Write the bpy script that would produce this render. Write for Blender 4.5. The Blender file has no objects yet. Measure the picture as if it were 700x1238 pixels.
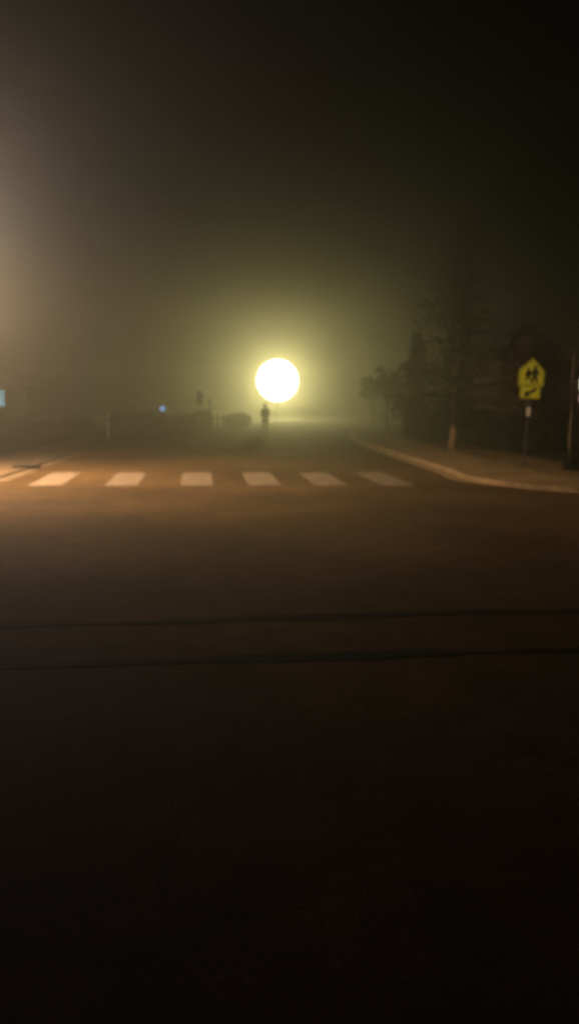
import bpy, bmesh, math, random
from mathutils import Vector, Matrix
R = math.radians
random.seed(7)
sc = bpy.context.scene
C = sc.collection

# ------------------------------------------------------------------ camera
F, CX, CY, HOR, CAMH = 1030.0, 350.0, 619.0, 480.0, 2.3      # measured in the 700x1238 photo
PITCH = math.atan((CY - HOR) / F)
cam = bpy.data.cameras.new('camera'); co = bpy.data.objects.new('camera', cam); C.objects.link(co)
cam.sensor_fit = 'VERTICAL'; cam.sensor_height = 36.0; cam.lens = 36.0 * F / 1238.0
cam.clip_start = .05; cam.clip_end = 2000
co.location = (0, 0, CAMH); co.rotation_euler = (R(90) - PITCH, 0, 0)
cam.dof.use_dof = True; cam.dof.focus_distance = 3.2; cam.dof.aperture_fstop = 1.75
sc.camera = co
def ray(px, py):
    d = Vector(((px - CX), F, -(py - CY))); d.rotate(Matrix.Rotation(-PITCH, 3, 'X')); return d
def gnd(px, py):                      # world point where a direction meets the ground
    d = ray(px, py); t = -CAMH / d.z; return Vector((d.x * t, d.y * t, 0))
def at(px, py, Y):                    # world point at depth Y
    d = ray(px, py); t = Y / d.y; return Vector((d.x * t, Y, CAMH + d.z * t))

# ------------------------------------------------------------------ materials
def mat(name, col, rough=.85, spec=.3, var=.0, scale=4.0, bump=0.0, bscale=30.0, col2=None, detail=6, metallic=0.0):
    m = bpy.data.materials.new(name); m.use_nodes = True
    nt = m.node_tree; b = nt.nodes['Principled BSDF']
    b.inputs['Roughness'].default_value = rough
    b.inputs['Specular IOR Level'].default_value = spec
    b.inputs['Metallic'].default_value = metallic
    tc = nt.nodes.new('ShaderNodeTexCoord')
    n = nt.nodes.new('ShaderNodeTexNoise'); n.inputs['Scale'].default_value = scale; n.inputs['Detail'].default_value = detail
    n.inputs['Roughness'].default_value = .65
    nt.links.new(tc.outputs['Object'], n.inputs['Vector'])
    r = nt.nodes.new('ShaderNodeValToRGB')
    c2 = col2 or tuple(c * (1 - var) for c in col)
    r.color_ramp.elements[0].position = .33; r.color_ramp.elements[1].position = .67
    r.color_ramp.elements[0].color = (*c2, 1); r.color_ramp.elements[1].color = (*[min(1, c * (1 + var * .5)) for c in col], 1)
    nt.links.new(n.outputs['Fac'], r.inputs['Fac']); nt.links.new(r.outputs['Color'], b.inputs['Base Color'])
    if bump:
        n2 = nt.nodes.new('ShaderNodeTexNoise'); n2.inputs['Scale'].default_value = bscale; n2.inputs['Detail'].default_value = 4
        bp = nt.nodes.new('ShaderNodeBump'); bp.inputs['Strength'].default_value = bump; bp.inputs['Distance'].default_value = .02
        nt.links.new(tc.outputs['Object'], n2.inputs['Vector']); nt.links.new(n2.outputs['Fac'], bp.inputs['Height'])
        nt.links.new(bp.outputs['Normal'], b.inputs['Normal'])
    return m
def glow(name, col, s, clear=False):
    m = bpy.data.materials.new(name); m.use_nodes = True; nt = m.node_tree
    nt.nodes.remove(nt.nodes['Principled BSDF']); out = nt.nodes['Material Output']
    e = nt.nodes.new('ShaderNodeEmission'); e.inputs['Color'].default_value = (*col, 1); e.inputs['Strength'].default_value = s
    if clear:
        t = nt.nodes.new('ShaderNodeBsdfTransparent'); a = nt.nodes.new('ShaderNodeAddShader')
        nt.links.new(e.outputs[0], a.inputs[0]); nt.links.new(t.outputs[0], a.inputs[1]); nt.links.new(a.outputs[0], out.inputs['Surface'])
        m.cycles.emission_sampling = 'NONE'
    else:
        m.cycles.emission_sampling = 'NONE'; nt.links.new(e.outputs[0], out.inputs['Surface'])
    return m
def brick_mat(name):
    m = mat(name, (.26, .10, .06), .9, .2); nt = m.node_tree; b = nt.nodes['Principled BSDF']
    tc = nt.nodes.new('ShaderNodeTexCoord'); mp = nt.nodes.new('ShaderNodeMapping'); mp.inputs['Rotation'].default_value = (R(90), 0, 0)
    br = nt.nodes.new('ShaderNodeTexBrick'); br.inputs['Scale'].default_value = 1
    br.inputs['Brick Width'].default_value = .22; br.inputs['Row Height'].default_value = .075; br.inputs['Mortar Size'].default_value = .008
    br.inputs['Color1'].default_value = (.13, .06, .04, 1); br.inputs['Color2'].default_value = (.09, .042, .03, 1); br.inputs['Mortar'].default_value = (.12, .10, .08, 1)
    nt.links.new(tc.outputs['Object'], mp.inputs['Vector']); nt.links.new(mp.outputs[0], br.inputs['Vector'])
    nt.links.new(br.outputs['Color'], b.inputs['Base Color'])
    return m
M = dict(
    asphalt=mat('asphalt', (.074, .046, .020), .92, .1, .35, .35, .25, 60),
    asphalt_far=mat('asphalt_far', (.05, .045, .035), .92, .15, .35, .3, .6, 60),
    tar=mat('tar', (.010, .009, .008), .9, .1, .3, 6),
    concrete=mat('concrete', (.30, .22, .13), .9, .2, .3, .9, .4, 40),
    concrete_dark=mat('concrete_dark', (.12, .088, .055), .9, .2, .4, .9, .4, 40),  # darker concrete copy; tones down the left kerb's brightness by colour
    kerbstone=mat('kerbstone', (.21, .155, .09), .9, .2, .5, 1.4, .4, 40),
    walk=mat('walk', (.26, .185, .10), .9, .2, .4, .8, .4, 40),
    grass=mat('grass', (.040, .040, .018), 1, .1, .5, .7, 1.0, 14, col2=(.018, .020, .009)),
    dirt=mat('dirt', (.22, .155, .08), 1, .1, .5, .9, 1.0, 18),
    brick=brick_mat('brick'), roof=mat('roof', (.05, .045, .04), .9, .2, .4, 5),
    trim=mat('trim', (.22, .18, .13), .7, .3, .2, 3), pale=mat('pale', (.62, .60, .55), .6, .3, .2, 3),
    siding=mat('siding', (.03, .028, .025), .8, .3, .2, 2),
    bark=mat('bark', (.22, .15, .095), .95, .1, .5, 7, .8, 20), birch=mat('birch', (.16, .125, .08), .9, .1, .6, 4, .4, 20),
    needle=mat('needle', (.034, .034, .014), .95, .05, .4, 2, col2=(.02, .022, .009)),
    twig=mat('twig', (.05, .036, .022), .95, .05, .4, 8),
    leaf=mat('leaf', (.035, .040, .018), .95, .1, .4, 2, col2=(.02, .025, .01)),
    steel=mat('steel', (.14, .12, .09), .6, .4, .3, 8), darksteel=mat('darksteel', (.05, .05, .05), .5, .4, .2, 8),
    yellow=mat('yellow', (.82, .92, .05), .6, .3, .12, 5), black=mat('black', (.01, .01, .01), .6, .3, .1, 5),
    white=mat('white', (.75, .72, .66), .6, .3, .15, 9), wood=mat('wood', (.13, .10, .07), .9, .1, .4, 6),
    jacket=mat('jacket', (.045, .042, .036), .9, .1, .2, 8), jeans=mat('jeans', (.03, .034, .045), .95, .1, .2, 8),
    skin=mat('skin', (.42, .27, .19), .6, .3, .1, 8), hair=mat('hair', (.03, .02, .012), .8, .2, .2, 30), shoe=mat('shoe', (.02, .018, .015), .7, .3, .2, 8),
    bloom_globe=glow('bloom_globe', (1.0, .95, .70), 5, True), lens=glow('lens', (1.0, .72, .5), 12),
    blue=glow('blue_lamp', (.25, .55, 1.0), .75), teal=glow('teal_pane', (.35, .85, 1.0), 1.6),
    lit=glow('lit_pane', (1.0, .92, .78), 1.6), pink=glow('pink_pane', (.85, .50, .48), .6),
    glass=mat('glass', (.02, .02, .02), .2, .5),
)
def paint():
    m = mat('paint', (.24, .195, .15), .8, .2, .3, 4.5, .3, 50, col2=(.07, .054, .038), detail=12); m.name = 'road_paint'; return m
M['paint'] = paint()
def asphalt():
    m = mat('asphalt_road', (.074, .046, .020), .92, .1); nt = m.node_tree; b = nt.nodes['Principled BSDF']; L = nt.links.new
    tc = nt.nodes.new('ShaderNodeTexCoord'); prev = None
    for sc_, lo, hi, p0, p1 in ((140, .35, 1.9, .35, .68), (38, .7, 1.3, .35, .65), (2.2, .82, 1.16, .35, .65), (.22, .72, 1.25, .38, .62)):
        n = nt.nodes.new('ShaderNodeTexNoise'); n.inputs['Scale'].default_value = sc_; n.inputs['Detail'].default_value = 3
        L(tc.outputs['Object'], n.inputs['Vector'])
        r = nt.nodes.new('ShaderNodeMapRange'); r.inputs['From Min'].default_value = p0; r.inputs['From Max'].default_value = p1
        r.inputs['To Min'].default_value = lo; r.inputs['To Max'].default_value = hi; L(n.outputs['Fac'], r.inputs['Value'])
        if prev is None: prev = r.outputs[0]
        else:
            k = nt.nodes.new('ShaderNodeMath'); k.operation = 'MULTIPLY'; L(prev, k.inputs[0]); L(r.outputs[0], k.inputs[1]); prev = k.outputs[0]
    # thin wandering cracks
    v = nt.nodes.new('ShaderNodeTexVoronoi'); v.feature = 'DISTANCE_TO_EDGE'; v.inputs['Scale'].default_value = .42
    nw = nt.nodes.new('ShaderNodeTexNoise'); nw.inputs['Scale'].default_value = 1.6; nw.inputs['Detail'].default_value = 5
    ad = nt.nodes.new('ShaderNodeVectorMath'); ad.operation = 'MULTIPLY_ADD'; ad.inputs[1].default_value = (.9, .9, 0)
    L(tc.outputs['Object'], nw.inputs['Vector']); L(nw.outputs['Color'], ad.inputs[0]); L(tc.outputs['Object'], ad.inputs[2]); L(ad.outputs[0], v.inputs['Vector'])
    r = nt.nodes.new('ShaderNodeMapRange'); r.inputs['From Min'].default_value = .0; r.inputs['From Max'].default_value = .012; r.inputs['To Min'].default_value = .72; r.inputs['To Max'].default_value = 1
    L(v.outputs['Distance'], r.inputs['Value'])
    k = nt.nodes.new('ShaderNodeMath'); k.operation = 'MULTIPLY'; L(prev, k.inputs[0]); L(r.outputs[0], k.inputs[1]); prev = k.outputs[0]
    c = nt.nodes.new('ShaderNodeVectorMath'); c.operation = 'SCALE'; c.inputs[0].default_value = (.072, .045, .020); L(prev, c.inputs['Scale'])
    L(c.outputs[0], b.inputs['Base Color']); return m
M['asphalt'] = asphalt()

# ------------------------------------------------------------------ helpers
def obj(name, bm, m, parent=None, smooth=False, loc=None):
    me = bpy.data.meshes.new(name); bmesh.ops.recalc_face_normals(bm, faces=bm.faces); bm.to_mesh(me); bm.free()
    me.materials.append(m)
    if smooth: me.polygons.foreach_set('use_smooth', [True] * len(me.polygons))
    o = bpy.data.objects.new(name, me); C.objects.link(o)
    if parent: o.parent = parent
    if loc is not None: o.location = loc
    return o
def tag(o, label=None, cat=None, group=None, kind=None):
    for k, v in (('label', label), ('category', cat), ('group', group), ('kind', kind)):
        if v: o[k] = v
    return o
def thing(name, loc, label, cat, group=None, rz=0):
    o = bpy.data.objects.new(name, None); C.objects.link(o); o.location = loc; o.rotation_euler = (0, 0, rz); o.empty_display_size = .3
    return tag(o, label, cat, group)
def copy_tree(o, parent=None):
    c = o.copy(); C.objects.link(c); c.parent = parent
    for ch in [x for x in bpy.data.objects if x.parent == o]: copy_tree(ch, c)
    return c
def box(bm, x0, x1, y0, y1, z0, z1, M4=None):
    v = [bm.verts.new(p) for p in ((x0,y0,z0),(x1,y0,z0),(x1,y1,z0),(x0,y1,z0),(x0,y0,z1),(x1,y0,z1),(x1,y1,z1),(x0,y1,z1))]
    for f in ((3,2,1,0),(4,5,6,7),(0,1,5,4),(1,2,6,5),(2,3,7,6),(3,0,4,7)): bm.faces.new([v[i] for i in f])
    if M4: bmesh.ops.transform(bm, matrix=M4, verts=v)
    return v
def tube(bm, pts, rad, n=8, caps=True):
    rings = []
    for i, p in enumerate(pts):
        p = Vector(p); a = Vector(pts[max(0, i-1)]); b = Vector(pts[min(len(pts)-1, i+1)])
        t = (b - a).normalized(); u = t.orthogonal().normalized() if abs(t.z) < .95 else (Vector((1,0,0)) - t * t.x).normalized()
        w = t.cross(u); r = rad[i] if hasattr(rad, '__len__') else rad
        rings.append([bm.verts.new(p + (u * math.cos(2*math.pi*k/n) + w * math.sin(2*math.pi*k/n)) * r) for k in range(n)])
    for A, B in zip(rings, rings[1:]):
        for k in range(n): bm.faces.new((A[k], A[(k+1)%n], B[(k+1)%n], B[k]))
    if caps: bm.faces.new(rings[0][::-1]); bm.faces.new(rings[-1])
def prism(bm, poly, y0, y1):          # poly in XZ, extruded along Y
    a = [bm.verts.new((x, y0, z)) for x, z in poly]; b = [bm.verts.new((x, y1, z)) for x, z in poly]
    bm.faces.new(a); bm.faces.new(b[::-1]); n = len(poly)
    for k in range(n): bm.faces.new((a[k], a[(k+1)%n], b[(k+1)%n], b[k]))
def sheet(poly, z):
    bm = bmesh.new(); bm.faces.new([bm.verts.new((x, y, z)) for x, y in poly]); return bm

# ------------------------------------------------------------------ setting: ground, roads, kerbs
bm = bmesh.new(); bmesh.ops.create_grid(bm, x_segments=60, y_segments=60, size=200)
tag(obj('ground', bm, M['grass'], loc=(0, 60, -.012)), kind='structure')

def smoothpath(pts, n=8):
    out = []
    P = [Vector(p) for p in pts]
    for i in range(len(P) - 1):
        p0 = P[max(0, i-1)]; p1 = P[i]; p2 = P[i+1]; p3 = P[min(len(P)-1, i+2)]
        for k in range(n):
            t = k / n
            out.append(.5 * ((2*p1) + (-p0+p2)*t + (2*p0-5*p1+4*p2-p3)*t*t + (-p0+3*p1-3*p2+p3)*t**3))
    out.append(P[-1]); return out
def arc(cx, cy, r, a0, a1, n=10):
    return [(cx + r*math.cos(R(a0+(a1-a0)*k/n)), cy + r*math.sin(R(a0+(a1-a0)*k/n))) for k in range(n+1)]
far_r = [(16, 86), (10, 77), (6.2, 66), (4.3, 56), (3.75, 46), (4.0, 37), (4.7, 28.6)]
right = smoothpath([(p[0], p[1]) for p in far_r], 5)
right = [Vector(p) for p in right[:-1]] + [Vector(p) for p in arc(10.1, 24.6, 5.2, 172, 268, 12)] + [Vector((30, 20.8)), Vector((70, 24)), Vector((120, 28))]
far_l = [(2, 90), (-3.2, 78), (-6.6, 66), (-8.3, 56), (-9.0, 46), (-8.9, 37), (-8.5, 28.6)]
left = smoothpath(far_l, 5)
left = [Vector(p) for p in left[:-1]] + [Vector(p) for p in arc(-13.4, 24.0, 5.2, 8, -92, 12)] + [Vector((-30, 17.4)), Vector((-70, 14)), Vector((-120, 10))]
def offs(path, d, sign):
    out = []
    for i, p in enumerate(path):
        a = path[max(0, i-1)]; b = path[min(len(path)-1, i+1)]; t = (b - a).normalized()
        out.append(p + Vector((-t.y, t.x)) * d * sign)
    return out
def strip(bm, A, B, zA, zB):
    va = [bm.verts.new((p.x, p.y, zA)) for p in A]; vb = [bm.verts.new((p.x, p.y, zB)) for p in B]
    for i in range(len(A)-1): bm.faces.new((va[i], va[i+1], vb[i+1], vb[i]))
# the carriageway: far leg between the two kerb lines + cross street reaching behind the camera
bm = bmesh.new()
poly = [(p.x, p.y) for p in right] + [(120, -40), (-120, -40)] + [(p.x, p.y) for p in reversed(left)]
fc = bm.faces.new([bm.verts.new((x, y, 0)) for x, y in poly]); bmesh.ops.triangulate(bm, faces=[fc])
tag(obj('road', bm, M['asphalt']), kind='structure')
def kerbset(path, s, tagname):
    kh = .13 if s > 0 else .05
    # gutter pan, kerb stone, pavement, all along one kerb line (s: side of the land)
    g0 = [a.lerp(b, .0 if a.y > 23.5 else min(.85, (23.5-a.y)*.4)) if s > 0 else a for a, b in zip(offs(path, .42, -s), path)]; g1 = offs(path, .0, s)  # right pan tapers past the corner, fading light put into its shape
    bm = bmesh.new(); strip(bm, g0, g1, .004, .006); tag(obj('gutter', bm, M['concrete' if s > 0 else 'concrete_dark']), kind='structure')
    k0 = offs(path, .004, s); k1 = offs(path, .03, s); k2 = offs(path, .17, s)
    bm = bmesh.new(); strip(bm, k0, k1, -.01, kh); strip(bm, k1, k2, kh, kh+.005); strip(bm, k2, offs(path, .171, s), kh+.005, .0)
    bmesh.ops.remove_doubles(bm, verts=bm.verts, dist=.0005)
    tag(obj('kerb', bm, M['kerbstone' if s > 0 else 'concrete_dark']), kind='structure')
    w0 = offs(path, .175, s); w1 = offs(path, 2.3, s)
    bm = bmesh.new(); strip(bm, w0, w1, kh-.01, kh); strip(bm, w1, offs(path, 2.32, s), kh, -.02)
    tag(obj('pavement', bm, M['walk' if s > 0 else 'concrete_dark']), kind='structure')
    v0 = offs(path, 2.33, s); v1 = offs(path, 4.6, s)
    bm = bmesh.new(); strip(bm, v0, v1, kh-.03, .05); strip(bm, v1, offs(path, 5.4, s), .05, -.02)
    tag(obj('verge', bm, M['dirt' if s > 0 else 'grass']), kind='structure')
kerbset(right, 1, 'r'); kerbset(left, -1, 'l')

# crosswalk bars
U = Vector((-.105, .9945)); V = Vector((.9945, .105))
bars = bmesh.new
pc = [(69, 72), (153, 77), (238, 80), (314, 80), (388, 80), (462, 80)]
for i, cxp in enumerate((69, 154, 238, 314.5, 388, 462)):
    c = gnd(cxp, 578.6)
    bm = bmesh.new(); hw, hl, nx, ny = .43, 1.95, 6, 22
    rnd = random.Random(i)
    grid = []
    for a in range(nx+1):
        row = []
        for b in range(ny+1):
            ex = -hw + 2*hw*a/nx; ey = -hl + 2*hl*b/ny
            if a in (0, nx): ex += rnd.uniform(-.015, .015)
            if b in (0, ny): ey += rnd.uniform(-.03, .03)
            row.append(bm.verts.new((ex, ey, 0)))
        grid.append(row)
    for a in range(nx):
        for b in range(ny): bm.faces.new((grid[a][b], grid[a+1][b], grid[a+1][b+1], grid[a][b+1]))
    o = obj('crosswalk_bar', bm, M['paint'], loc=(c.x, c.y, .005))
    # each bar aims at the road's vanishing direction
    o.rotation_euler = (0, 0, math.atan2(-U.x, U.y))
    lab = ['worn white crosswalk bar at the left end of the crossing', 'second white crosswalk bar from the left kerb corner',
           'white crosswalk bar third from the left, left of below the person', 'white crosswalk bar directly below the far person and bright lamp',
           'white crosswalk bar second from the right end of the crossing', 'faint white crosswalk bar nearest the right kerb, rightmost of six'][i]
    tag(o, lab, 'road marking', 'painted bars of the crosswalk')

# tar seams near the camera
for (ya, yb, lab) in ((757, 738, 'dark tar seam across the asphalt, the farther of two parallel seams'), (808.5, 787, 'dark tar seam across the asphalt, the one nearer the camera')):
    A = gnd(0, ya); B = gnd(700, yb); d = (B - A).normalized(); n = Vector((-d.y, d.x, 0)); L0, L1 = -14.0, (B-A).length + 14
    bm = bmesh.new(); prev = None; k = 0; x = L0; rnd = random.Random(ya)
    off = 0
    while x < L1:
        off += rnd.uniform(-.022, .022); off *= .95
        ww = (ww*.75 + .25*rnd.uniform(.0, .17)) if prev else .05; w = max(.012, ww + .02*math.sin(x*1.3+ya) + .012*math.sin(x*4.1))
        p = A + d * x + n * off
        a = bm.verts.new((p.x - n.x*w, p.y - n.y*w, .004)); b = bm.verts.new((p.x + n.x*w, p.y + n.y*w, .004))
        if prev: bm.faces.new((prev[0], a, b, prev[1]))
        prev = (a, b); x += .12
    tag(obj('tar_seam', bm, M['tar']), lab, 'tar seam', 'tar seams in the near asphalt')

# storm drain at the left corner
p = gnd(33, 566)
t = thing('storm_drain', (p.x, p.y, .055), 'dark storm drain inlet at the left kerb corner', 'drain', rz=R(10))
bm = bmesh.new(); box(bm, -.42, .42, -.3, .3, -.02, .03); bmesh.ops.bevel(bm, geom=bm.edges, offset=.01); obj('slab', bm, M['tar'], t)
bm = bmesh.new()
for k in range(5): box(bm, -.33 + k*.15, -.27 + k*.15, -.24, .24, .032, .045)
obj('grate', bm, M['darksteel'], t)

# ------------------------------------------------------------------ school crossing sign
base = gnd(632.0, 571); base.z = .10
SC = base.y / F
t = thing('crossing_sign', base, 'yellow pentagonal school crossing sign with arrow plaque on leaning steel post', 'road sign', rz=R(-6))
Hh = (571 - 438.5) * SC; lean = math.atan2(6.5, 130)
def L(z): return math.sin(lean) * z
bm = bmesh.new()
box(bm, -.024, .024, -.006, .006, 0, Hh - .06); box(bm, -.028, -.020, .006, .03, 0, Hh - .06); box(bm, .020, .028, .006, .03, 0, Hh - .06)
post = obj('post', bm, M['darksteel'], t); post.rotation_euler = (0, lean, 0)
w, sh = .385, .47
zt = Hh; zb = Hh - .83
bm = bmesh.new(); prism(bm, [(-w, zb), (w, zb), (w, zb + .46), (0, zt), (-w, zb + .46)], -.014, -.010)
bmesh.ops.bevel(bm, geom=[e for e in bm.edges if abs(e.verts[0].co.y - e.verts[1].co.y) > .002], offset=.04, segments=4)
pan = obj('panel', bm, M['yellow'], t); pan.rotation_euler = (0, lean, 0)
def sub(name, polys, y0, y1, m, parent):
    bm = bmesh.new()
    for p in polys: prism(bm, p, y0, y1)
    return obj(name, bm, m, parent)
# border line
def ring_poly(o_, i_): 
    n = len(o_); return [[o_[k], o_[(k+1)%n], i_[(k+1)%n], i_[k]] for k in range(n)]
oo = [(-w+.03, zb+.03), (w-.03, zb+.03), (w-.03, zb+.45), (0, zt-.045), (-w+.03, zb+.45)]
ii = [(-w+.045, zb+.045), (w-.045, zb+.045), (w-.045, zb+.443), (0, zt-.063), (-w+.045, zb+.443)]
sub('border', ring_poly(oo, ii), -.0165, -.0145, M['black'], pan)
def figure(cx, z0, h, flip=1, skirt=False):
    s = h; f = flip
    head = [(cx + .095*s*math.cos(a*math.pi/5), z0 + .90*s + .10*s*math.sin(a*math.pi/5)) for a in range(10)]
    torso = [(cx-.11*s, z0+.42*s), (cx+.11*s, z0+.42*s), (cx+.15*s, z0+.72*s), (cx+.07*s, z0+.80*s), (cx-.07*s, z0+.80*s), (cx-.15*s, z0+.72*s)]
    if skirt: torso[0] = (cx-.20*s, z0+.36*s); torso[1] = (cx+.20*s, z0+.36*s)
    leg1 = [(cx-.11*s, z0+.421*s), (cx+.01*s, z0+.421*s), (cx-.09*s, z0), (cx-.22*s, z0)]
    leg2 = [(cx+.00*s, z0+.421*s), (cx+.11*s, z0+.421*s), (cx+.20*s, z0+.02*s), (cx+.08*s, z0+.02*s)]
    arm1 = [(cx-.14*s, z0+.73*s), (cx-.11*s, z0+.62*s), (cx-.22*s, z0+.42*s), (cx-.28*s, z0+.45*s)]
    arm2 = [(cx+.14*s, z0+.73*s), (cx+.11*s, z0+.62*s), (cx+.22*s, z0+.45*s), (cx+.28*s, z0+.48*s)]
    ps = [head, torso, leg1, leg2, arm1, arm2]
    if f < 0: ps = [[(2*cx - x, z) for x, z in p] for p in ps]
    return ps
for cx, z0, h, sk in ((-.10, zb+.16, .38, True), (.095, zb+.09, .52, False)):
    bm = bmesh.new()
    for k, p in enumerate(figure(cx, z0, h, 1, sk)): prism(bm, p, -.0165 - k*.0004, -.0145)
    obj('walking_figure', bm, M['black'], pan)
# plaque with arrow pointing down to the left
pw, pt, pb = .305, zb - .008, zb - .385
bm = bmesh.new(); prism(bm, [(-pw, pb), (pw, pb), (pw, pt), (-pw, pt)], -.014, -.010)
pl = obj('plaque', bm, M['yellow'], t); pl.rotation_euler = (0, lean, 0)
oo = [(-pw+.02, pb+.02), (pw-.02, pb+.02), (pw-.02, pt-.02), (-pw+.02, pt-.02)]
ii = [(-pw+.033, pb+.033), (pw-.033, pb+.033), (pw-.033, pt-.033), (-pw+.033, pt-.033)]
sub('border', ring_poly(oo, ii), -.0165, -.0145, M['black'], pl)
cz = (pt + pb)/2
def rot2(ps, a, c):
    return [(c[0] + x*math.cos(a) - z*math.sin(a), c[1] + x*math.sin(a) + z*math.cos(a)) for x, z in ps]
ar = rot2([(-.23, 0), (-.08, .105), (-.08, .042), (.20, .042), (.20, -.042), (-.08, -.042), (-.08, -.105)], R(32), (0, cz))
sub('arrow', [ar], -.0165, -.0145, M['black'], pl)
bm = bmesh.new(); z1 = (571 - 507) * SC; box(bm, -.06, .06, -.022, -.0065, z1, z1 + .27)
bmesh.ops.bevel(bm, geom=bm.edges, offset=.003)
q = obj('marker_plate', bm, M['white'], t); q.rotation_euler = (0, lean, 0)
for zc in (zt - .2, zb + .1):
    bm = bmesh.new(); tube(bm, [(0, -.020, zc), (0, -.0145, zc)], .012, 8); b_ = obj('bolt', bm, M['steel'], t); b_.rotation_euler = (0, lean, 0)

# ------------------------------------------------------------------ lamps
def point(name, loc, col, watts, rad):
    l = bpy.data.lights.new(name, 'POINT'); l.color = col; l.energy = watts; l.shadow_soft_size = rad
    o = bpy.data.objects.new(name, l); C.objects.link(o); o.location = loc; return o
# lamp at the street's end; oversized glowing ball stands for its bloom
LY = 92.0
lp = at(335.5, 460, LY)
t = thing('street_lamp', (lp.x, LY, 0), 'brilliant white street lamp in fog at the end of the street, its bloom built as a large glowing ball', 'street lamp')
bm = bmesh.new(); tube(bm, [(0,0,0),(0,0,.4),(0,0,.45),(0,0,lp.z-2.19)], [.12,.12,.07,.055], 12); obj('post', bm, M['darksteel'], t)
bm = bmesh.new(); tube(bm, [(0,0,lp.z-2.22),(0,0,lp.z-2.12)], [.10,.26], 16); obj('collar', bm, M['darksteel'], t)
bm = bmesh.new(); bmesh.ops.create_uvsphere(bm, u_segments=48, v_segments=32, radius=2.2)
obj('bloom_globe', bm, M['bloom_globe'], t, True, (0, 0, lp.z))
point('street_lamp_light', (lp.x, LY, lp.z), (1.0, .87, .37), 7200, .5)
# the lamp on the left corner, just out of frame
NX, NY, NZ = -10.6, 23.0, 6.3
t = thing('corner_street_lamp', (NX-1.6, NY+.4, 0), 'warm street lamp on an arm above the left kerb corner', 'street lamp')
bm = bmesh.new(); tube(bm, [(0,0,0),(0,0,.5),(0,0,6.0),(.15,0,6.5),(.6,-.15,6.72),(1.25,-.33,6.75)], [.11,.09,.06,.05,.04,.035], 10); obj('pole', bm, M['steel'], t)
bm = bmesh.new(); bmesh.ops.create_cube(bm, size=1, matrix=Matrix.Translation((1.6,-.4,6.74)) @ Matrix.Diagonal((.75,.3,.14,1))); bmesh.ops.bevel(bm, geom=bm.edges, offset=.04, segments=2)
h = obj('head', bm, M['steel'], t)
bm = bmesh.new(); bmesh.ops.create_uvsphere(bm, u_segments=16, v_segments=8, radius=.13, matrix=Matrix.Translation((1.6,-.4,6.66)) @ Matrix.Diagonal((1.6,1,.5,1))); obj('lens', bm, M['lens'], h)
point('corner_lamp_light', (NX, NY, NZ), (1.0, .75, .68), 2500, .12)
sl = bpy.data.lights.new('corner_lamp_beam', 'SPOT'); sl.color = (1.0, .61, .29); sl.energy = 16500; sl.spot_size = R(142); sl.spot_blend = 1.0; sl.shadow_soft_size = .12
so = bpy.data.objects.new('corner_lamp_beam', sl); C.objects.link(so); so.location = (NX, NY, NZ-.14)
so.rotation_euler = Vector((4.6, 1.2, -6.3)).to_track_quat('-Z', 'Y').to_euler()

# small blue lamp, far left
bp_ = at(197, 494, 62)
t = thing('bollard_light', (bp_.x, 62, 0), 'small blue light low in the fog above the hedge', 'lamp')
bm = bmesh.new(); tube(bm, [(0,0,0),(0,0,bp_.z-.12)], .05, 8); obj('post', bm, M['darksteel'], t)
bm = bmesh.new(); bmesh.ops.create_uvsphere(bm, u_segments=16, v_segments=10, radius=.2); obj('lamp_head', bm, M['blue'], t, True, (0,0,bp_.z))

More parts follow.
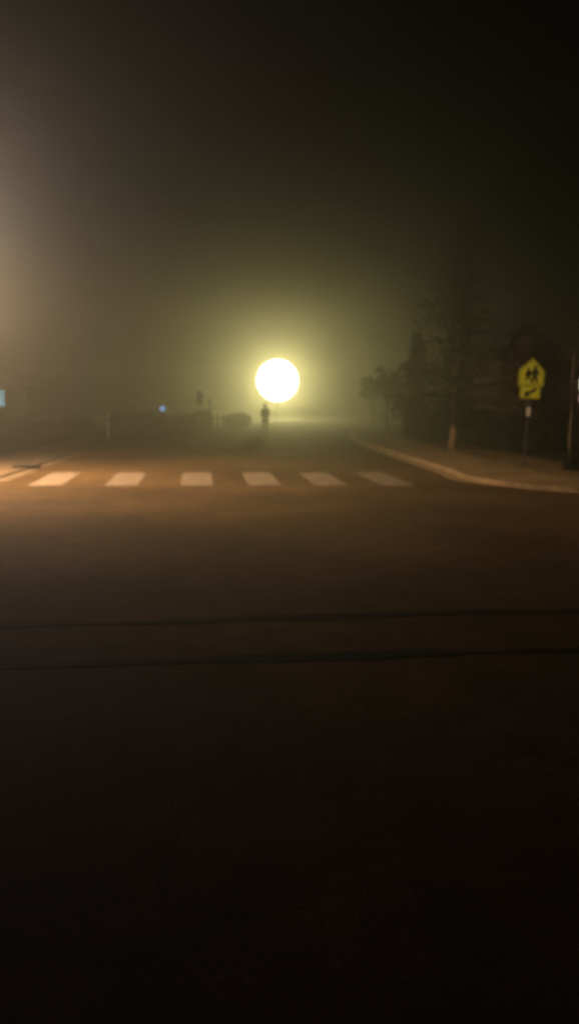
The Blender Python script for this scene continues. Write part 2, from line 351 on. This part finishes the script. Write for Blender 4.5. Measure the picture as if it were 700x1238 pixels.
# ------------------------------------------------------------------ foliage
def leaves(bm, pts, size, rnd, n=3):
    for p in pts:
        for _ in range(n):
            c = Vector(p) + Vector((rnd.gauss(0,1), rnd.gauss(0,1), rnd.gauss(0,1))) * size * 1.1
            a = Vector((rnd.gauss(0,1), rnd.gauss(0,1), rnd.gauss(0,1))).normalized(); b = a.orthogonal().normalized()
            s = size * rnd.uniform(.5, 1.2)
            bm.faces.new([bm.verts.new(c + a*s), bm.verts.new(c + b*s*.5), bm.verts.new(c - a*s), bm.verts.new(c - b*s*.5)])
def conifer(name, x, y, h, rad, skirt, label, seed, trunkm='bark', lean=0.0, group=None, dens=1.0, r0=.16, cat='tree', shape=1.0, core=False):
    rnd = random.Random(seed)
    t = thing(name, (x, y, .05), label, cat, group)
    bm = bmesh.new(); pts = [(lean*z + .03*math.sin(z*1.7), .03*math.cos(z*1.3), z) for z in [h*k/12 for k in range(13)]]
    tube(bm, pts, [r0*(1.25 if k == 0 else 1)*(1 - k/12.6) + .012 for k in range(13)], 10); tr = obj('trunk', bm, M[trunkm], t, True)
    bb = bmesh.new(); bf = bmesh.new(); z = skirt
    while z < h*.985:
        u = (z - skirt)/(h - skirt)
        prof = min(1, (u + .12)/.22) * (1 - u)**shape
        for k in range(rnd.choice((2, 3, 3))):
            a = rnd.uniform(0, 2*math.pi); ln = rad * prof * rnd.uniform(.45, 1.2) + .15
            p0 = Vector((lean*z, 0, z)); dr = Vector((math.cos(a), math.sin(a), 0)); P = [p0]
            n = 6
            droop = rnd.uniform(-.05, .32)
            for q in range(1, n+1):
                s = q/n; P.append(p0 + dr*ln*s + Vector((0,0, ln*(.12*s + droop*s - .30*s*s))) + Vector((rnd.gauss(0,.04), rnd.gauss(0,.04), rnd.gauss(0,.03))))
            tube(bb, P, [.034*(1-q/(n+1))*(ln/rad+.3) + .006 for q in range(n+1)], 5)
            for q in range(1, n+1):
                m = int(7*dens*rnd.uniform(.3, 1.3))
                for _ in range(m):
                    s = rnd.random(); pa = P[q-1].lerp(P[q], s)
                    side = Vector((-dr.y, dr.x, 0)) * rnd.gauss(0, .26) * ln * .45
                    leaves(bf, [pa + side + Vector((0,0,rnd.gauss(-.03,.08)))], .085, rnd, 2)
        z += rnd.uniform(.10, .20) * (h/9)**.5
    if core:
        for _ in range(1900):
            zz = skirt + .02 + (h - skirt)*rnd.random()**1.4; a = rnd.uniform(0, 6.283); rr = rnd.uniform(.12, .75)*(1 - (zz-skirt)/(h-skirt)*.7)
            leaves(bf, [(lean*zz + rr*math.cos(a), rr*math.sin(a), zz)], .085, rnd, 2)
    obj('branches', bb, M['twig'], t); obj('crown', bf, M['needle'], t)
    return t
def deciduous(name, x, y, h, rad, clear, label, seed, trunkm='bark', lean=0, group=None, dens=1.0, r0=.1, bare=False, lm='leaf'):
    rnd = random.Random(seed)
    t = thing(name, (x, y, .05), label, 'tree', group)
    bm = bmesh.new(); top = clear + (h-clear)*.75
    P = [(lean*top*k/8 + .02*math.sin(k*2.1), .02*math.cos(k), top*k/8) for k in range(9)]
    tube(bm, P, [r0*(1.3 if k == 0 else 1)*(1-k/10.5) for k in range(9)], 10); obj('trunk', bm, M[trunkm], t, True)
    bb = bmesh.new(); bf = bmesh.new()
    for k in range(int(16*dens)+6):
        z = clear + (top-clear)*rnd.random(); a = rnd.uniform(0, 6.283); ln = rad*rnd.uniform(.5, 1.05)*(1 - .35*(z-clear)/(top-clear))
        p0 = Vector((lean*z, 0, z)); dr = Vector((math.cos(a), math.sin(a), rnd.uniform(.35, 1.0))).normalized()
        Q = [p0 + dr*ln*s/5 + Vector((rnd.gauss(0,.03), rnd.gauss(0,.03), 0))*s for s in range(6)]
        tube(bb, Q, [r0*.28*(1-s/6.2)+.004 for s in range(6)], 5)
        for j in range(6):
            s = rnd.uniform(.3, 1); b0 = p0 + dr*ln*s; d2 = (dr + Vector((rnd.gauss(0,.7), rnd.gauss(0,.7), rnd.gauss(.1,.5)))).normalized(); l2 = ln*.4*rnd.uniform(.5,1)
            tube(bb, [b0, b0+d2*l2*.5+Vector((0,0,.02)), b0+d2*l2], [.012, .008, .003], 4)
            if not bare:
                for _ in range(int(9*dens)): leaves(bf, [b0 + d2*l2*rnd.random()], .07, rnd, 3)
    obj('branches', bb, M['twig'], t)
    if not bare: obj('crown', bf, M[lm], t)
    else: bf.free()
    return t
def shrub(name, x, y, rx, ry, h, label, seed, n=2600, group=None, boxy=False, cat='shrub', cone=False, size=.05):
    rnd = random.Random(seed)
    t = thing(name, (x, y, .05), label, cat, group)
    bb = bmesh.new()
    ns = max(5, int(rx*6))
    for k in range(ns if not cone else 3):
        bx = rnd.uniform(-.8, .8)*rx; by = rnd.uniform(-.6, .6)*ry
        tube(bb, [(0, 0, 0) if cone else (bx*.7, 0 if boxy else by*.5, 0), (bx*.9, by*.8, h*.45), (bx+rnd.gauss(0,.05), by, h*.85)], [.018, .012, .004], 5)
    if boxy: tube(bb, [(-rx*.75, 0, .01), (rx*.75, 0, .01)], .02, 5)
    obj('stems', bb, M['twig'], t)
    bf = bmesh.new()
    lumps = [(rnd.uniform(-1,1), rnd.uniform(-1,1), rnd.uniform(.2,.9), rnd.uniform(.3,.55)) for _ in range(max(8, int(rx*8)))]
    i = 0
    while i < n:
        a, b, c = rnd.uniform(-1,1), rnd.uniform(-1,1), rnd.random()
        if cone:
            if a*a + b*b > (1.02-c)**1.1: continue
        elif boxy:
            if c > .80 + .10*math.sin(a*7+seed+b*2) + .08*math.sin(a*17+b*5) + .05*math.sin(a*41): continue
        else:
            if a*a + b*b + (2*(c-.45))**2*.75 > 1 + .22*math.sin(a*7+seed)*math.cos(b*6+c*5): continue
        leaves(bf, [(a*rx, b*ry, c*h + .03)], size, rnd, 2); i += 1
    obj('crown', bf, M['leaf'], t)
    return t

# the big evergreen on the right
p = gnd(547, 546)
conifer('evergreen_tree', p.x, p.y, 9.9, 3.3, 1.15, 'tall dark evergreen with a pale bare trunk base beside the right pavement', 3, lean=.03, dens=.85, r0=.17, shape=.7, core=True)
p = at(470, 519, 52); deciduous('small_tree', p.x+.1, 54, 4.2, 1.7, 1.6, 'small dark tree standing left of the tall evergreen', 11, dens=1.3, r0=.07)
p = at(450, 517, 66); deciduous('small_tree', p.x, 66, 3.8, 1.5, 1.9, 'slim faded tree at the right edge of the far glow', 12, dens=1.6, r0=.05)
p = at(488, 522, 47); conifer('evergreen_tree', p.x+.5, 46, 5.6, 1.7, .4, 'lower evergreen filling the gap left of the tallest evergreen', 21, dens=1.0, r0=.09)
p = at(520, 530, 44); shrub('shrub', p.x, 43, 1.5, .8, 1.6, 'low dark shrub just left of the tall evergreen trunk', 31, 3000)
p = at(585, 530, 40); shrub('shrub', p.x, 40.5, 1.3, .8, 1.7, 'dark shrub between the evergreen trunk and the house corner', 32, 3000)
p = at(625, 530, 36); shrub('shrub', p.x, 36.5, 1.1, .7, 1.55, 'black rounded shrub under the gable left of the sign post', 33, 3000)
p = at(662, 530, 35.5); shrub('shrub', p.x, 36.0, .9, .7, 1.35, 'dark rounded shrub by the brick wall right of the sign post', 34, 2600)
# slim pale tree with shrub at its foot, right edge
p = gnd(689, 571)
deciduous('young_tree', p.x+.05, p.y+.35, 5.2, 1.3, 2.3, 'slim young tree with pale trunk at the right edge of view', 41, 'birch', lean=.012, dens=.5, r0=.055, bare=True)
shrub('conical_shrub', p.x, p.y-.05, .27, .25, .68, 'small dark conical shrub at the foot of the slim pale trunk', 42, 1500, cone=True, size=.03)

# left side
p0 = at(133, 520, 54); p1 = at(236, 520, 54)
shrub('hedge', (p0.x+p1.x)/2, 54, (p1.x-p0.x)/2, .6, 1.35, 'long low clipped hedge in the fog on the left', 51, 7000, boxy=True, cat='hedge')
p0 = at(-30, 520, 50); p1 = at(118, 520, 50)
shrub('hedge', (p0.x+p1.x)/2, 49, (p1.x-p0.x)/2, .6, 1.15, 'faint low hedge at the far left behind the corner', 52, 8000, boxy=True, cat='hedge')
p = at(288, 520, 63); shrub('shrub', p.x, 63, 1.05, .6, 1.05, 'faded broad shrub just left of the person', 53, 3000)
p = at(244, 520, 56); shrub('shrub', p.x, 56.5, .7, .5, 1.4, 'faded shrub at the foot of the sapling left of the street', 54, 2000)
p = at(240, 520, 56); deciduous('sapling', p.x, 56, 2.75, .55, 1.6, 'thin sapling with small crown above the left hedge', 55, dens=.3, r0=.04)
p = at(253.5, 515, 56); t = thing('metal_post', (p.x, 56.5, 0), 'thin bare post standing just right of the sapling', 'post')
bm = bmesh.new(); tube(bm, [(0,0,0),(0,0,2.15)], .05, 8); obj('shaft', bm, M['darksteel'], t)
bm = bmesh.new(); tube(bm, [(0,0,2.15),(0,0,2.2)], [.065,.02], 8); obj('cap', bm, M['darksteel'], t)
# picket fence between sapling and the shrub
pa = at(256, 520, 58); pb_ = at(277, 520, 58)
t = thing('wooden_fence', (pa.x, 58.3, 0), 'short fence of wooden pickets between the sapling and the broad shrub', 'fence')
L_ = pb_.x - pa.x
for k in range(4):
    bm = bmesh.new(); x = L_*k/3; prism(bm, [(x-.06, 0), (x+.06, 0), (x+.06, 1.12), (x, 1.2), (x-.06, 1.12)], -.05, .05); obj('post', bm, M['wood'], t)
for z in (.35, .85):
    bm = bmesh.new(); box(bm, -.1, L_+.1, .052, .09, z, z+.09); obj('rail', bm, M['wood'], t)
# pale post
p = gnd(131.5, 531); t = thing('marker_post', (p.x, p.y, 0), 'pale slender marker post at the left end of the hedge', 'post')
bm = bmesh.new(); tube(bm, [(0,0,0),(0,0,1.3),(0,0,1.38)], [.06,.06,.03], 10); obj('shaft', bm, M['pale'], t)
bm = bmesh.new(); tube(bm, [(0,0,1.05),(0,0,1.17)], .066, 10); obj('band', bm, M['darksteel'], t)

# ------------------------------------------------------------------ brick house on the right
HY = 40.0
def hx(px): return (px - CX) / F * HY
def hz(py): return CAMH + (HOR - py) / F * HY
t = thing('brick_house', (hx(602), HY, 0), 'dark brick house with an uneven gable behind the school sign', 'house')
ox = hx(602)
xl, xa, xr = 0, hx(622)-ox, 9.0
slope = (hz(389) - hz(441)) / (hx(692) - hx(622))
ze = hz(421); za = hz(390); zr = za - slope*(xr - xa)
zr = max(zr, 2.2); xr = xa + (za - zr)/slope
wx0, wx1, wz0, wz1 = hx(694.6)-ox, hx(694.6)-ox+1.05, hz(487.5), hz(457)
D = 8.0
# front wall with the window opening cut out (butted pieces)
def rakez(x): return ze + (za-ze)*(x-xl)/(xa-xl) if x < xa else za - slope*(x-xa)
bm = bmesh.new()
prism(bm, [(xl, 0), (wx0, 0), (wx0, rakez(wx0)-.06), (xa, za-.06), (xl, ze-.06)], 0, .25)
prism(bm, [(wx0, 0), (wx1, 0), (wx1, wz0), (wx0, wz0)], 0, .25)
prism(bm, [(wx0, wz1), (wx1, wz1), (wx1, rakez(wx1)-.06), (wx0, rakez(wx0)-.06)], 0, .25) if rakez(wx1)-.06 > wz1 else None
prism(bm, [(wx1, 0), (xr, 0), (xr, zr-.06), (wx1, rakez(wx1)-.06)], 0, .25)
box(bm, xl, xl+.25, .25, D, 0, ze-.06); box(bm, xr-.25, xr, .25, D, 0, zr-.06); prism(bm, [(xl, 0), (xr, 0), (xr, zr-.06), (xa, za-.06), (xl, ze-.06)], D, D+.25)
obj('wall', bm, M['brick'], t)
bm = bmesh.new()
nl = Vector((-(za-ze), 0, xa-xl)).normalized(); 
sl = (za-ze)/(xa-xl)
prism(bm, [(xl-.35, ze-.35*sl-.05), (xa, za-.05), (xa, za+.10), (xl-.35, ze-.35*sl+.12)], -.35, D+.5)
prism(bm, [(xa+.002, za-.05), (xr+.4, zr-.4*slope-.05), (xr+.4, zr-.4*slope+.08), (xa+.002, za+.10)], -.35, D+.5)
rf = obj('roof', bm, M['roof'], t)
bm = bmesh.new()
prism(bm, [(xl-.36, ze-.36*sl-.14), (xa, za-.14), (xa, za+.03), (xl-.36, ze-.36*sl+.03)], -.39, -.353)
prism(bm, [(xa+.002, za-.14), (xr+.4, zr-.4*slope-.14), (xr+.4, zr-.4*slope+.03), (xa+.002, za+.03)], -.39, -.353)
obj('rake_board', bm, M['trim'], rf)
# lit window
wf = bmesh.new(); fw = .06; zm0, zm1 = hz(477.5), hz(470.5)
box(wf, wx0, wx0+fw, -.02, .12, wz0, wz1); box(wf, wx1-fw, wx1, -.02, .12, wz0, wz1)
box(wf, wx0+fw, wx1-fw, -.02, .12, wz0, wz0+fw); box(wf, wx0+fw, wx1-fw, -.02, .12, wz1-fw, wz1); box(wf, wx0+fw, wx1-fw, -.02, .12, zm0, zm1)
W = obj('window', wf, M['trim'], t); W['label'] = 'lit window at the right edge of the brick wall'
bm = bmesh.new(); box(bm, wx0+fw, wx1-fw, .06, .08, zm1, wz1-fw); obj('pane', bm, M['lit'], W)
bm = bmesh.new(); box(bm, wx0+fw, wx1-fw, .06, .08, wz0+fw, zm0); obj('pane', bm, M['pink'], W)
bm = bmesh.new(); box(bm, wx0-.08, wx1+.08, -.09, -.022, wz0-.09, wz0-.002); obj('sill', bm, M['trim'], W)
#point('window_light', (ox+(wx0+wx1)/2, HY-.35, (wz0+wz1)/2), (1, .8, .6), 5, .25)
# dark door and small dark window in the gable
bm = bmesh.new(); dx = 2.3; box(bm, dx-.08, dx, -.04, -.003, .15, 2.33); box(bm, dx+.95, dx+1.03, -.04, -.003, .15, 2.33); box(bm, dx, dx+.95, -.04, -.003, 2.25, 2.33); df = obj('door_frame', bm, M['trim'], t)
bm = bmesh.new(); box(bm, dx, dx+.95, -.03, -.003, .15, 2.25)
for a in (.12, .53):
    for b in (.3, 1.25): box(bm, dx+a, dx+a+.3, -.045, -.031, b, b+.75)
dr = obj('door', bm, M['wood'], t)
bm = bmesh.new(); tube(bm, [(dx+.86, -.09, 1.1), (dx+.86, -.031, 1.1)], .03, 10); obj('handle', bm, M['steel'], dr)
bm = bmesh.new(); box(bm, dx-.4, dx+1.4, -1.0, -.005, 0, .15); obj('step', bm, M['walk'], t)

# far house at the left edge with two bluish lit windows
FY = 84.0
a = at(-60, 520, FY)
t = thing('far_house', (a.x-3, FY, 0), 'fog-hidden pale house with two bluish lit windows at the left edge', 'house')
x0w = at(-2.5, 482, FY).x - (a.x-3); x1w = at(3.2, 482, FY).x - (a.x-3)
WW = [(x0w, x0w+.26), (x1w, x1w+.34)]
z0w, z1w = CAMH + (HOR-491)/F*FY, CAMH + (HOR-472)/F*FY
EW = 8.4; EH = 3.0
bm = bmesh.new()
xs = [0] + [v for w_ in WW for v in w_] + [EW]
for k in range(0, len(xs), 2): box(bm, xs[k], xs[k+1], 0, .2, 0, EH)
for (u0, u1) in WW: box(bm, u0, u1, 0, .2, 0, z0w); box(bm, u0, u1, 0, .2, z1w, EH)
box(bm, 0, .2, .2, 7, 0, EH); box(bm, EW-.2, EW, .2, 7, 0, EH); box(bm, 0, EW, 7, 7.2, 0, EH)
obj('wall', bm, M['siding'], t)
bm = bmesh.new()
v = [bm.verts.new(q) for q in ((-.5,-.5,EH+.01),(EW+.5,-.5,EH+.01),(EW+.5,7.7,EH+.01),(-.5,7.7,EH+.01),(2.5,3.6,EH+1.7),(EW-2.5,3.6,EH+1.7))]
for f in ((0,1,5,4),(1,2,5),(2,3,4,5),(3,0,4),(3,2,1,0)): bm.faces.new([v[i] for i in f])
obj('roof', bm, M['roof'], t)
for (u0, u1) in WW:
    bm = bmesh.new(); 
    box(bm, u0-.04, u0, -.03, -.002, z0w, z1w); box(bm, u1, u1+.04, -.03, -.002, z0w, z1w); box(bm, u0-.04, u1+.04, -.03, -.002, z1w, z1w+.04); box(bm, u0-.04, u1+.04, -.03, -.002, z0w-.04, z0w)
    wo = obj('window', bm, M['trim'], t)
    bm = bmesh.new(); box(bm, u0+.002, u1-.002, .08, .1, z0w+.002, z1w-.002); obj('pane', bm, M['teal'], wo)

# ------------------------------------------------------------------ the person
def skin(name, verts, edges, m, parent, sub=2):
    me = bpy.data.meshes.new(name); me.from_pydata([v[0] for v in verts], edges, []); me.materials.append(m)
    o = bpy.data.objects.new(name, me); C.objects.link(o)
    md = o.modifiers.new('skin', 'SKIN'); md.use_smooth_shade = True
    me.skin_vertices.new() if not me.skin_vertices else None
    for i, v in enumerate(verts):
        r = v[1] if isinstance(v[1], tuple) else (v[1], v[1])
        me.skin_vertices[0].data[i].radius = r; me.skin_vertices[0].data[i].use_root = (i == 0)
    s = o.modifiers.new('sub', 'SUBSURF'); s.levels = sub; s.render_levels = sub
    dg = bpy.context.evaluated_depsgraph_get(); ev = o.evaluated_get(dg); nm = bpy.data.meshes.new_from_object(ev)
    o.modifiers.clear(); o.data = nm
    if not nm.materials: nm.materials.append(m)
    nm.polygons.foreach_set('use_smooth', [True]*len(nm.polygons))
    o.parent = parent; return o
pp = gnd(320.8, 522.3)
t = thing('person', (pp.x, pp.y, 0), 'person in dark jacket and trousers standing in the street, hands in pockets', 'person', rz=R(8))
k = (522.3 - 489) / F * pp.y / 1.80        # scale so the figure fills the height seen
V_ = [((0,0,.98),(.155,.11)), ((0,0,1.15),(.14,.10)), ((0,0,1.36),(.165,.11)), ((0,0,1.47),(.10,.08)), ((0,-.005,1.54),.058), ((0,-.015,1.62),(.078,.088)), ((0,-.012,1.71),(.078,.095)), ((0,-.01,1.775),(.045,.06)),
      ((.185,0,1.42),.058), ((.235,.04,1.12),.045), ((.18,-.08,.93),.036), ((.15,-.11,.87),.034), ((-.185,0,1.42),.058), ((-.235,.04,1.12),.045), ((-.18,-.08,.93),.036), ((-.15,-.11,.87),.034),
      ((.10,0,.86),.095), ((.125,-.01,.50),.066), ((.135,.015,.12),.044), ((.14,-.02,.055),.045), ((.15,-.14,.04),.038),
      ((-.10,0,.86),.095), ((-.12,-.01,.50),.066), ((-.125,.015,.12),.044), ((-.13,-.02,.055),.045), ((-.15,-.14,.04),.038), ((0,-.105,1.635),.016)]
E_ = [(0,1),(1,2),(2,3),(3,4),(4,5),(5,6),(6,7),(2,8),(8,9),(9,10),(10,11),(2,12),(12,13),(13,14),(14,15),(0,16),(16,17),(17,18),(18,19),(19,20),(0,21),(21,22),(22,23),(23,24),(24,25),(5,26)]
body = skin('body', V_, E_, M['skin'], t)
J = [((0,0,.86),(.205,.14)), ((0,0,1.10),(.20,.135)), ((0,0,1.34),(.20,.14)), ((0,.01,1.47),(.13,.11)), ((0,.01,1.53),(.085,.085)),
     ((.185,0,1.41),.078), ((.24,.04,1.12),.066), ((.19,-.08,.93),.054), ((-.185,0,1.41),.078), ((-.24,.04,1.12),.066), ((-.19,-.08,.93),.054)]
skin('jacket', J, [(0,1),(1,2),(2,3),(3,4),(2,5),(5,6),(6,7),(2,8),(8,9),(9,10)], M['jacket'], t)
T = [((0,0,.93),(.175,.125)), ((.10,0,.82),.112), ((.125,-.01,.50),.084), ((.137,.01,.10),.070), ((-.10,0,.82),.112), ((-.12,-.01,.50),.084), ((-.127,.01,.10),.070)]
skin('trousers', T, [(0,1),(1,2),(2,3),(0,4),(4,5),(5,6)], M['jeans'], t)
skin('hood', [((0,.03,1.54),(.105,.10)), ((0,.03,1.65),(.112,.11)), ((0,.025,1.75),(.10,.10)), ((0,.03,1.82),(.045,.05))], [(0,1),(1,2),(2,3)], M['jacket'], t)
for sx in (1, -1):
    skin('shoe', [((sx*.14,.04,.055),(.05,.05)), ((sx*.145,-.06,.05),(.052,.045)), ((sx*.155,-.17,.04),(.045,.036))], [(0,1),(1,2)], M['shoe'], t)
    bm = bmesh.new(); bmesh.ops.create_uvsphere(bm, u_segments=8, v_segments=6, radius=.012, matrix=Matrix.Translation((sx*.032, -.098, 1.675))); obj('eye', bm, M['black'], t)
t.scale = (k*1.04, k*1.04, k*1.03)

# ------------------------------------------------------------------ haze
bm = bmesh.new(); box(bm, -210, 210, -150, 270, -1.0, 10.4)
m = bpy.data.materials.new('haze'); m.cycles.volume_sampling = 'EQUIANGULAR'; m.use_nodes = True; nt = m.node_tree; nt.nodes.remove(nt.nodes['Principled BSDF'])
pv = nt.nodes.new('ShaderNodeVolumePrincipled'); pv.inputs['Color'].default_value = (.90, .89, .68, 1); pv.inputs['Density'].default_value = .009; pv.inputs['Anisotropy'].default_value = .84
nt.links.new(pv.outputs[0], nt.nodes['Material Output'].inputs['Volume'])
tag(obj('haze', bm, m), kind='stuff')

# ------------------------------------------------------------------ night sky
w_ = bpy.data.worlds.new('World'); sc.world = w_; w_.use_nodes = True; nt = w_.node_tree
sky = nt.nodes.new('ShaderNodeTexSky'); sky.sky_type = 'NISHITA'; sky.sun_disc = False
sky.sun_elevation = R(-7); sky.sun_rotation = R(200)
nt.links.new(sky.outputs[0], nt.nodes['Background'].inputs['Color']); nt.nodes['Background'].inputs['Strength'].default_value = .02

# ------------------------------------------------------------------ render
sc.view_settings.view_transform = 'Standard'; sc.view_settings.look = 'None'; sc.view_settings.exposure = 0; sc.view_settings.gamma = 1
sc.render.engine = 'CYCLES'
cy = sc.cycles; cy.denoiser = 'OPENIMAGEDENOISE'; cy.denoising_input_passes = 'RGB_ALBEDO_NORMAL'; cy.use_denoising = True; cy.max_bounces = 6; cy.volume_bounces = 0; cy.diffuse_bounces = 2; cy.glossy_bounces = 1
cy.transparent_max_bounces = 8; cy.use_adaptive_sampling = False; cy.sample_clamp_indirect = 2; cy.caustics_reflective = False; cy.caustics_refractive = False
sc.render.dither_intensity = 2.0
